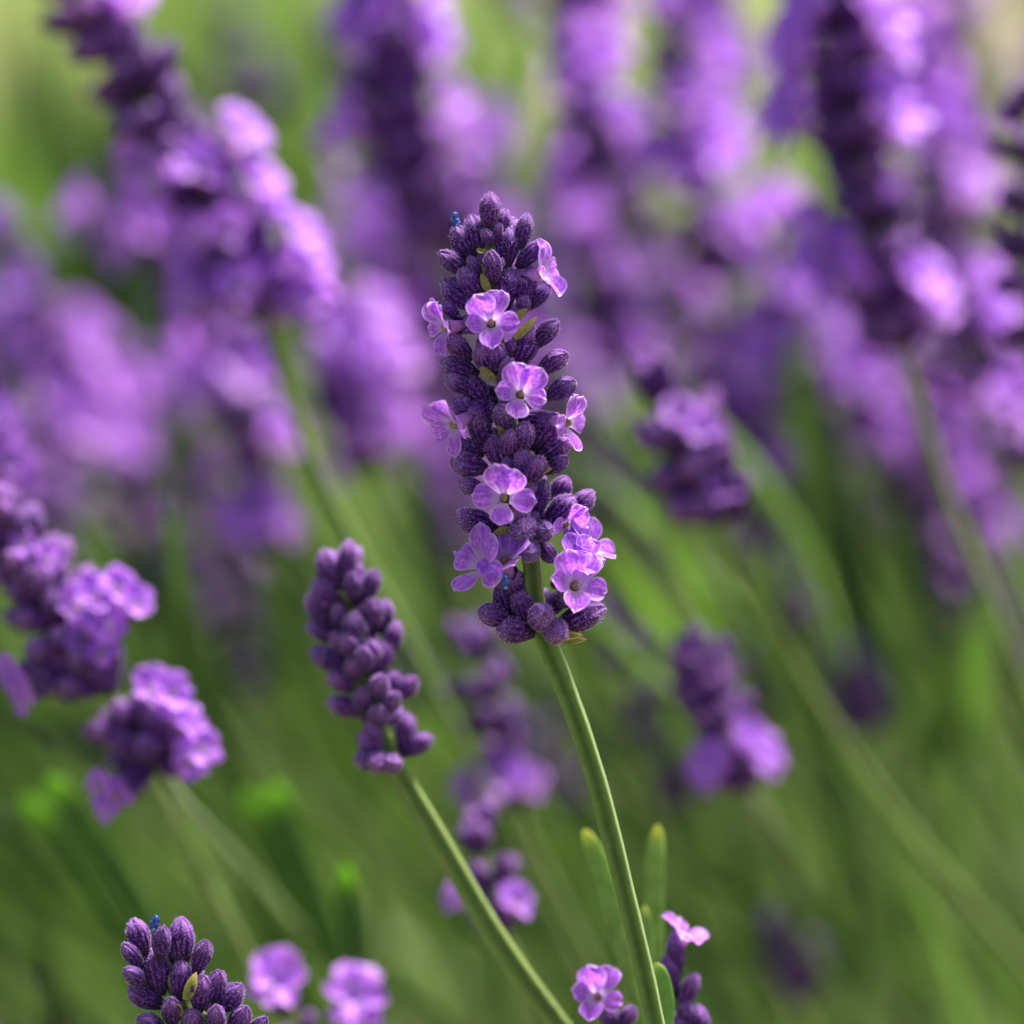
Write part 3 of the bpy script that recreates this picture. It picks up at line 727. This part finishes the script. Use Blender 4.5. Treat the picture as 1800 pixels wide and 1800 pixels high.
stalk('short rounded lavender head on a clear straight green stem, blurred, behind the sharp spike',
      [(1172, 712), (1205, 790), (1240, 860), (1265, 915)], 0.058, [(1285, 965), (1350, 1090), (1440, 1240), (1600, 1470), (1790, 1690)], sdz=0.006,
      flowers=[(1195, 735, 1.0), (1160, 765, 0.8), (1225, 760, 0.9), (1270, 865, 0.9), (1250, 840, .8)], width=1.4, per=10, seed=9, fsize=0.9)
stalk('small blurred lavender head with two pale blossoms hanging under it',
      [(1225, 1160), (1260, 1245), (1295, 1330)], 0.06, [(1330, 1420), (1420, 1570), (1540, 1760)],
      flowers=[(1250, 1345, 1.0), (1245, 1365, 0.8), (1330, 1325, 1.05), (1345, 1345, 0.9), (1315, 1300, 0.9)], width=1.0, per=8, seed=10, fsize=0.95, sdz=0.03, whorls=[0, .14, .28, .42, .56, .7, 1.0, 1.3])
stalk('faint blurred lavender head half sunk among stems beside the small pale pair', [(1075, 1110), (1110, 1170), (1150, 1240)], 0.10, [(1230, 1380), (1380, 1600)], width=1.0, per=6, seed=11, nofl=True)
stalk('blurred lavender spike with a flat lilac tier, seen between two stems', [(840, 1160), (860, 1250), (885, 1340), (905, 1410)], 0.07, [(950, 1520), (1040, 1690)],
      flowers=[(835, 1390, 1), (880, 1370, 1.1), (925, 1385, 1)], width=1.05, per=6, seed=12)
stalk('small soft violet head crossed by the stem of closed buds', [(845, 1490), (862, 1560), (882, 1625)], 0.042, [(920, 1720), (980, 1840)], flowers=[(805, 1580, .7), (905, 1590, .8)], width=1.0, per=6, seed=13, pool=BUD_MID)
stalk('low soft lilac blossom beside the sharp crown of buds', [(480, 1705), (505, 1770), (530, 1830)], 0.040, [(580, 1920)], flowers=[(490, 1728, 1.2), (478, 1745, 1)], width=0.75, per=3, seed=14, whorls=[.6, 1])
stalk('second low lilac blossom, deeper violet, near the sharp crown of buds', [(610, 1745), (630, 1810), (650, 1860)], 0.042, [(690, 1940)], flowers=[(620, 1755, 1.2), (625, 1790, 1.1)], width=0.75, per=3, seed=15, whorls=[.6, 1])
stalk('dark blurred lavender spike cut by the right edge', [(1795, 210), (1800, 360), (1805, 520), (1815, 600)], 0.06, [(1860, 800)], nofl=True, width=1.0, seed=16, per=6)
stalk('bright violet blossoms of a spike mostly beyond the left edge', [(-60, 640), (-20, 760), (10, 870)], 0.06, [(80, 1010), (200, 1230)], flowers=[(5, 760, 1), (15, 820, 1.2), (-5, 730, 1), (30, 860, 1)], width=1.1, seed=17)
# deeper, more blurred row: (tip, base, off, flowers)
DEEP = [((250, 240), (360, 640), 0.14, [(150, 375, 1.3), (240, 370, 1.2), (290, 410, 1.3), (330, 450, 1.3), (220, 440, 1.1)]),
        ((400, 560), (480, 960), 0.13, [(435, 660, 1.5), (360, 690, 1.4), (455, 910, 1.5), (440, 930, 1.2), (490, 770, 1.2)]),
        ((560, 520), (660, 820), 0.14, [(600, 590, 1.3), (660, 560, 1.3), (640, 680, 1.4), (650, 760, 1.4), (700, 640, 1.2), (580, 640, 1.2)]),
        ((20, 440), (140, 770), 0.16, [(40, 620, 1.3), (110, 700, 1.4), (30, 500, 1.2), (160, 760, 1.2)]),
        ((150, 640), (260, 900), 0.18, [(220, 800, 1.3), (140, 900, 1.2)]),
        ((1010, -60), (1060, 300), 0.13, [(1050, 110, 1.6), (1020, 140, 1.4), (1080, 210, 1.2)]),
        ((1180, 60), (1260, 480), 0.14, [(1150, 290, 1.5), (1220, 300, 1.6), (1250, 260, 1.4), (1200, 180, 1.3), (1270, 400, 1.2)]),
        ((1000, 280), (1090, 640), 0.16, [(1015, 355, 1.7), (1030, 380, 1.3), (980, 560, 1.3), (1090, 480, 1.2)]),
        ((1080, 400), (1150, 600), 0.21, [(1100, 500, 1.2), (1190, 560, 1.2)]),
        ((1600, 40), (1680, 330), 0.16, [(1640, 150, 1.6), (1620, 200, 1.5), (1660, 220, 1.3), (1590, 120, 1.2)]),
        ((1640, 330), (1720, 680), 0.13, [(1700, 340, 1.2), (1740, 540, 1.4), (1750, 580, 1.3), (1660, 480, 1.2)]),
        ((1350, 420), (1420, 700), 0.15, [(1330, 380, 1.3), (1380, 500, 1.3), (1450, 560, 1.3), (1370, 590, 1.2)]),
        ((1270, 620), (1360, 940), 0.15, [(1300, 720, 1.2), (1330, 820, 1.2)]),
        ((1640, 680), (1720, 920), 0.14, [(1660, 760, 1.1), (1690, 800, 1.0)]),
        ((1770, 660), (1830, 820), 0.12, [(1790, 710, 1.4), (1800, 750, 1.2)]),
        ((680, 280), (780, 560), 0.17, [(720, 440, 1.1), (680, 350, 1.3), (760, 400, 1.2)]),
        ((1220, -120), (1280, 160), 0.18, [(1240, 40, 1.5), (1260, 110, 1.4), (1200, 30, 1.3)]),
        ((1500, 620), (1560, 800), 0.18, [(1530, 680, 1.3), (1480, 650, 1.2)]),
        ((300, 960), (340, 1130), 0.14, []), ((390, 1030), (450, 1210), 0.15, []), ((1490, 1180), (1530, 1280), 0.12, []),
        ((1360, 1010), (1410, 1110), 0.13, []), ((1385, 1660), (1430, 1740), 0.12, []), ((420, 60), (470, 190), 0.20, []),
        ((1750, 1060), (1800, 1180), 0.15, []), ((1110, 880), (1160, 1000), 0.18, []), ((950, 1310), (1010, 1420), 0.14, []), ((780, 900), (820, 990), 0.2, []), ((1150, 1320), (1190, 1420), 0.13, []), ((1680, 1000), (1720, 1100), 0.14, []), ((1060, 820), (1090, 900), 0.15, []), ((1300, 1190), (1330, 1260), 0.15, []), ((690, 1150), (730, 1240), 0.16, [])]
DEEP_LABELS = ['violet blurred spike crossing behind the blossoming foot of the tall dark spike', 'blurred spike whose round blossoms hang beside the pale stem of the tall dark spike',
    'broad blurred lilac spike between that pale stem and the sharp middle spike', 'broad dim violet spike rising above the stout two-tiered spike', 'short dim spike wedged between the broad dim spike and the tall dark one',
    'blurred spike with one big pale blossom near its crown, behind the sharp tip', 'bright blurred lilac spike standing beside the tall near-black spike', 'blurred spike crowned by one pale round blossom beside the sharp spike',
    'deep violet blurred spike just above the short rounded head', 'smooth violet blurred spike tucked behind the tall near-black spike', 'violet blurred spike between the near-black spike and the dark spike at the edge',
    'dusky blurred spike under the bright lilac one and beside the near-black spike', 'dusky blurred spike leaning behind the short rounded head', 'small dim spike below the foot of the near-black spike',
    'lilac blurred head under the dark spike at the edge', 'dim violet spike below the pale-crowned spike and left of the sharp tip'.replace('left of', 'touching'), 'pale washed-out lilac spike above the bright lilac one', 'washed-out violet spike behind the foot of the near-black spike']
for k, (t, b, off, fw) in enumerate(DEEP):
    off *= 0.85 if fw else 0.95
    lean = (b[0] - t[0], b[1] - t[1]); nrm_ = math.hypot(*lean)
    s1 = (b[0] + lean[0] / nrm_ * 260 + 60, b[1] + lean[1] / nrm_ * 260); s2 = (s1[0] + 330, s1[1] + 480)
    if fw: lab, grp = DEEP_LABELS[k], 'blurred blossoming spikes behind'
    else: lab, grp = 'small dull violet lavender head blurred among the green stems', 'blurred dull heads among the stems'
    mid = (t[0] * .5 + b[0] * .5 - 6, t[1] * .5 + b[1] * .5)
    stalk(lab, [t, mid, b], off, [s1, s2], flowers=fw, width=1.12 if fw else 1.05, per=8, seed=50 + k, group=grp, nofl=not fw, fsize=1.08, sdz=0.03, extra=(0.0, 1.0, 1) if fw else None)

# far fill: stalks whose buds can no longer be told apart, whorl by whorl
def whorl_mb(seed):
    r = random.Random(seed); mb = MB(); n = 8
    for k in range(n):
        a = 2 * math.pi * k / n + r.uniform(-.2, .2); tl = r.uniform(.4, 1.1)
        d = Vector((math.cos(a) * math.sin(tl), math.sin(a) * math.sin(tl), math.cos(tl)))
        mb.add(calyx(8, 5, False, 0, seed * 10 + k), Matrix.Translation(Vector((d.x, d.y, 0)).normalized() * 0.8 * MM + Vector((0, 0, r.uniform(-1, 1) * MM))) @ frame(d).to_4x4() @ Matrix.Scale(1.15, 4))
    return mb
WHORL = [whorl_mb(900 + k).mesh('whorl', CM) for k in range(4)]
def far_stalk(px, py, off, lean, ln, seed):
    r = random.Random(seed)
    k = (S + off) / 9000.0
    t = P(px, py, off)
    d = (RIGHT * math.sin(lean) - UP * math.cos(lean) + FWD * r.uniform(-.15, .15)).normalized()
    b = t + d * ln
    m = t.lerp(b, .5) + RIGHT * -0.0006
    st = [b + d * 0.04 + RIGHT * 0.006, b + d * 0.11 + RIGHT * 0.035]
    g = to_ground(st[-1], st[-1] - st[-2], 0.2)
    root = thing('lavender_stalk', g[-1], 'far lavender spike melted into a purple haze behind the other spikes', 'lavender', 'far spikes melted into purple haze')
    stem_part(root, [t, m, b] + st + g, 1.0 * MM, 6)
    n = max(3, int(ln / (5 * MM)))
    for i in range(n + 1):
        p = t.lerp(b, i / n); a = r.uniform(0, 6.28); s_ = r.uniform(.95, 1.2) * (0.7 if i == 0 else 1)
        part('whorl', WHORL[r.randrange(4)], root, p - root.location, frame(-d, Vector((math.cos(a), math.sin(a), .1))), (s_, s_, s_))
        for _ in range(r.choice((0, 1, 2))):
            a = r.uniform(0, 6.28); e = (Vector((math.cos(a), math.sin(a), 0)) - d * r.uniform(0, .8)).normalized()
            blossom_low(root, p + e * 5.5 * MM, e, Vector((0, 0, 1)), r.uniform(1.1, 1.4))
rf = random.Random(77)
cnt = 0
while cnt < 19:
    px, py, off = rf.uniform(-350, 2150), rf.uniform(-420, 560), rf.uniform(0.15, 0.32)
    if px < 430 and py < 430: continue
    if 380 < px < 560 and py < 330: continue
    if px > 1000 and py < 350 and rf.random() < 0.55: continue
    if 840 < px < 960 and -300 < py < 260: continue
    if 1600 < px < 1760 and 150 < py < 330: continue
    far_stalk(px, py, off, math.radians(rf.uniform(6, 32)), rf.uniform(0.030, 0.046), 3000 + cnt); cnt += 1
for k, (px, py, off) in enumerate([(90, 610, 0.17), (250, 700, 0.19), (330, 560, 0.2), (20, 760, 0.16), (1300, 560, 0.18), (1470, 600, 0.2), (1610, 640, 0.17), (1740, 600, 0.19), (1560, 700, 0.16), (1690, 760, 0.15), (850, 560, 0.22), (700, 600, 0.2)]):
    far_stalk(px, py, off, math.radians(rf.uniform(12, 28)), rf.uniform(0.018, 0.028), 4000 + k)
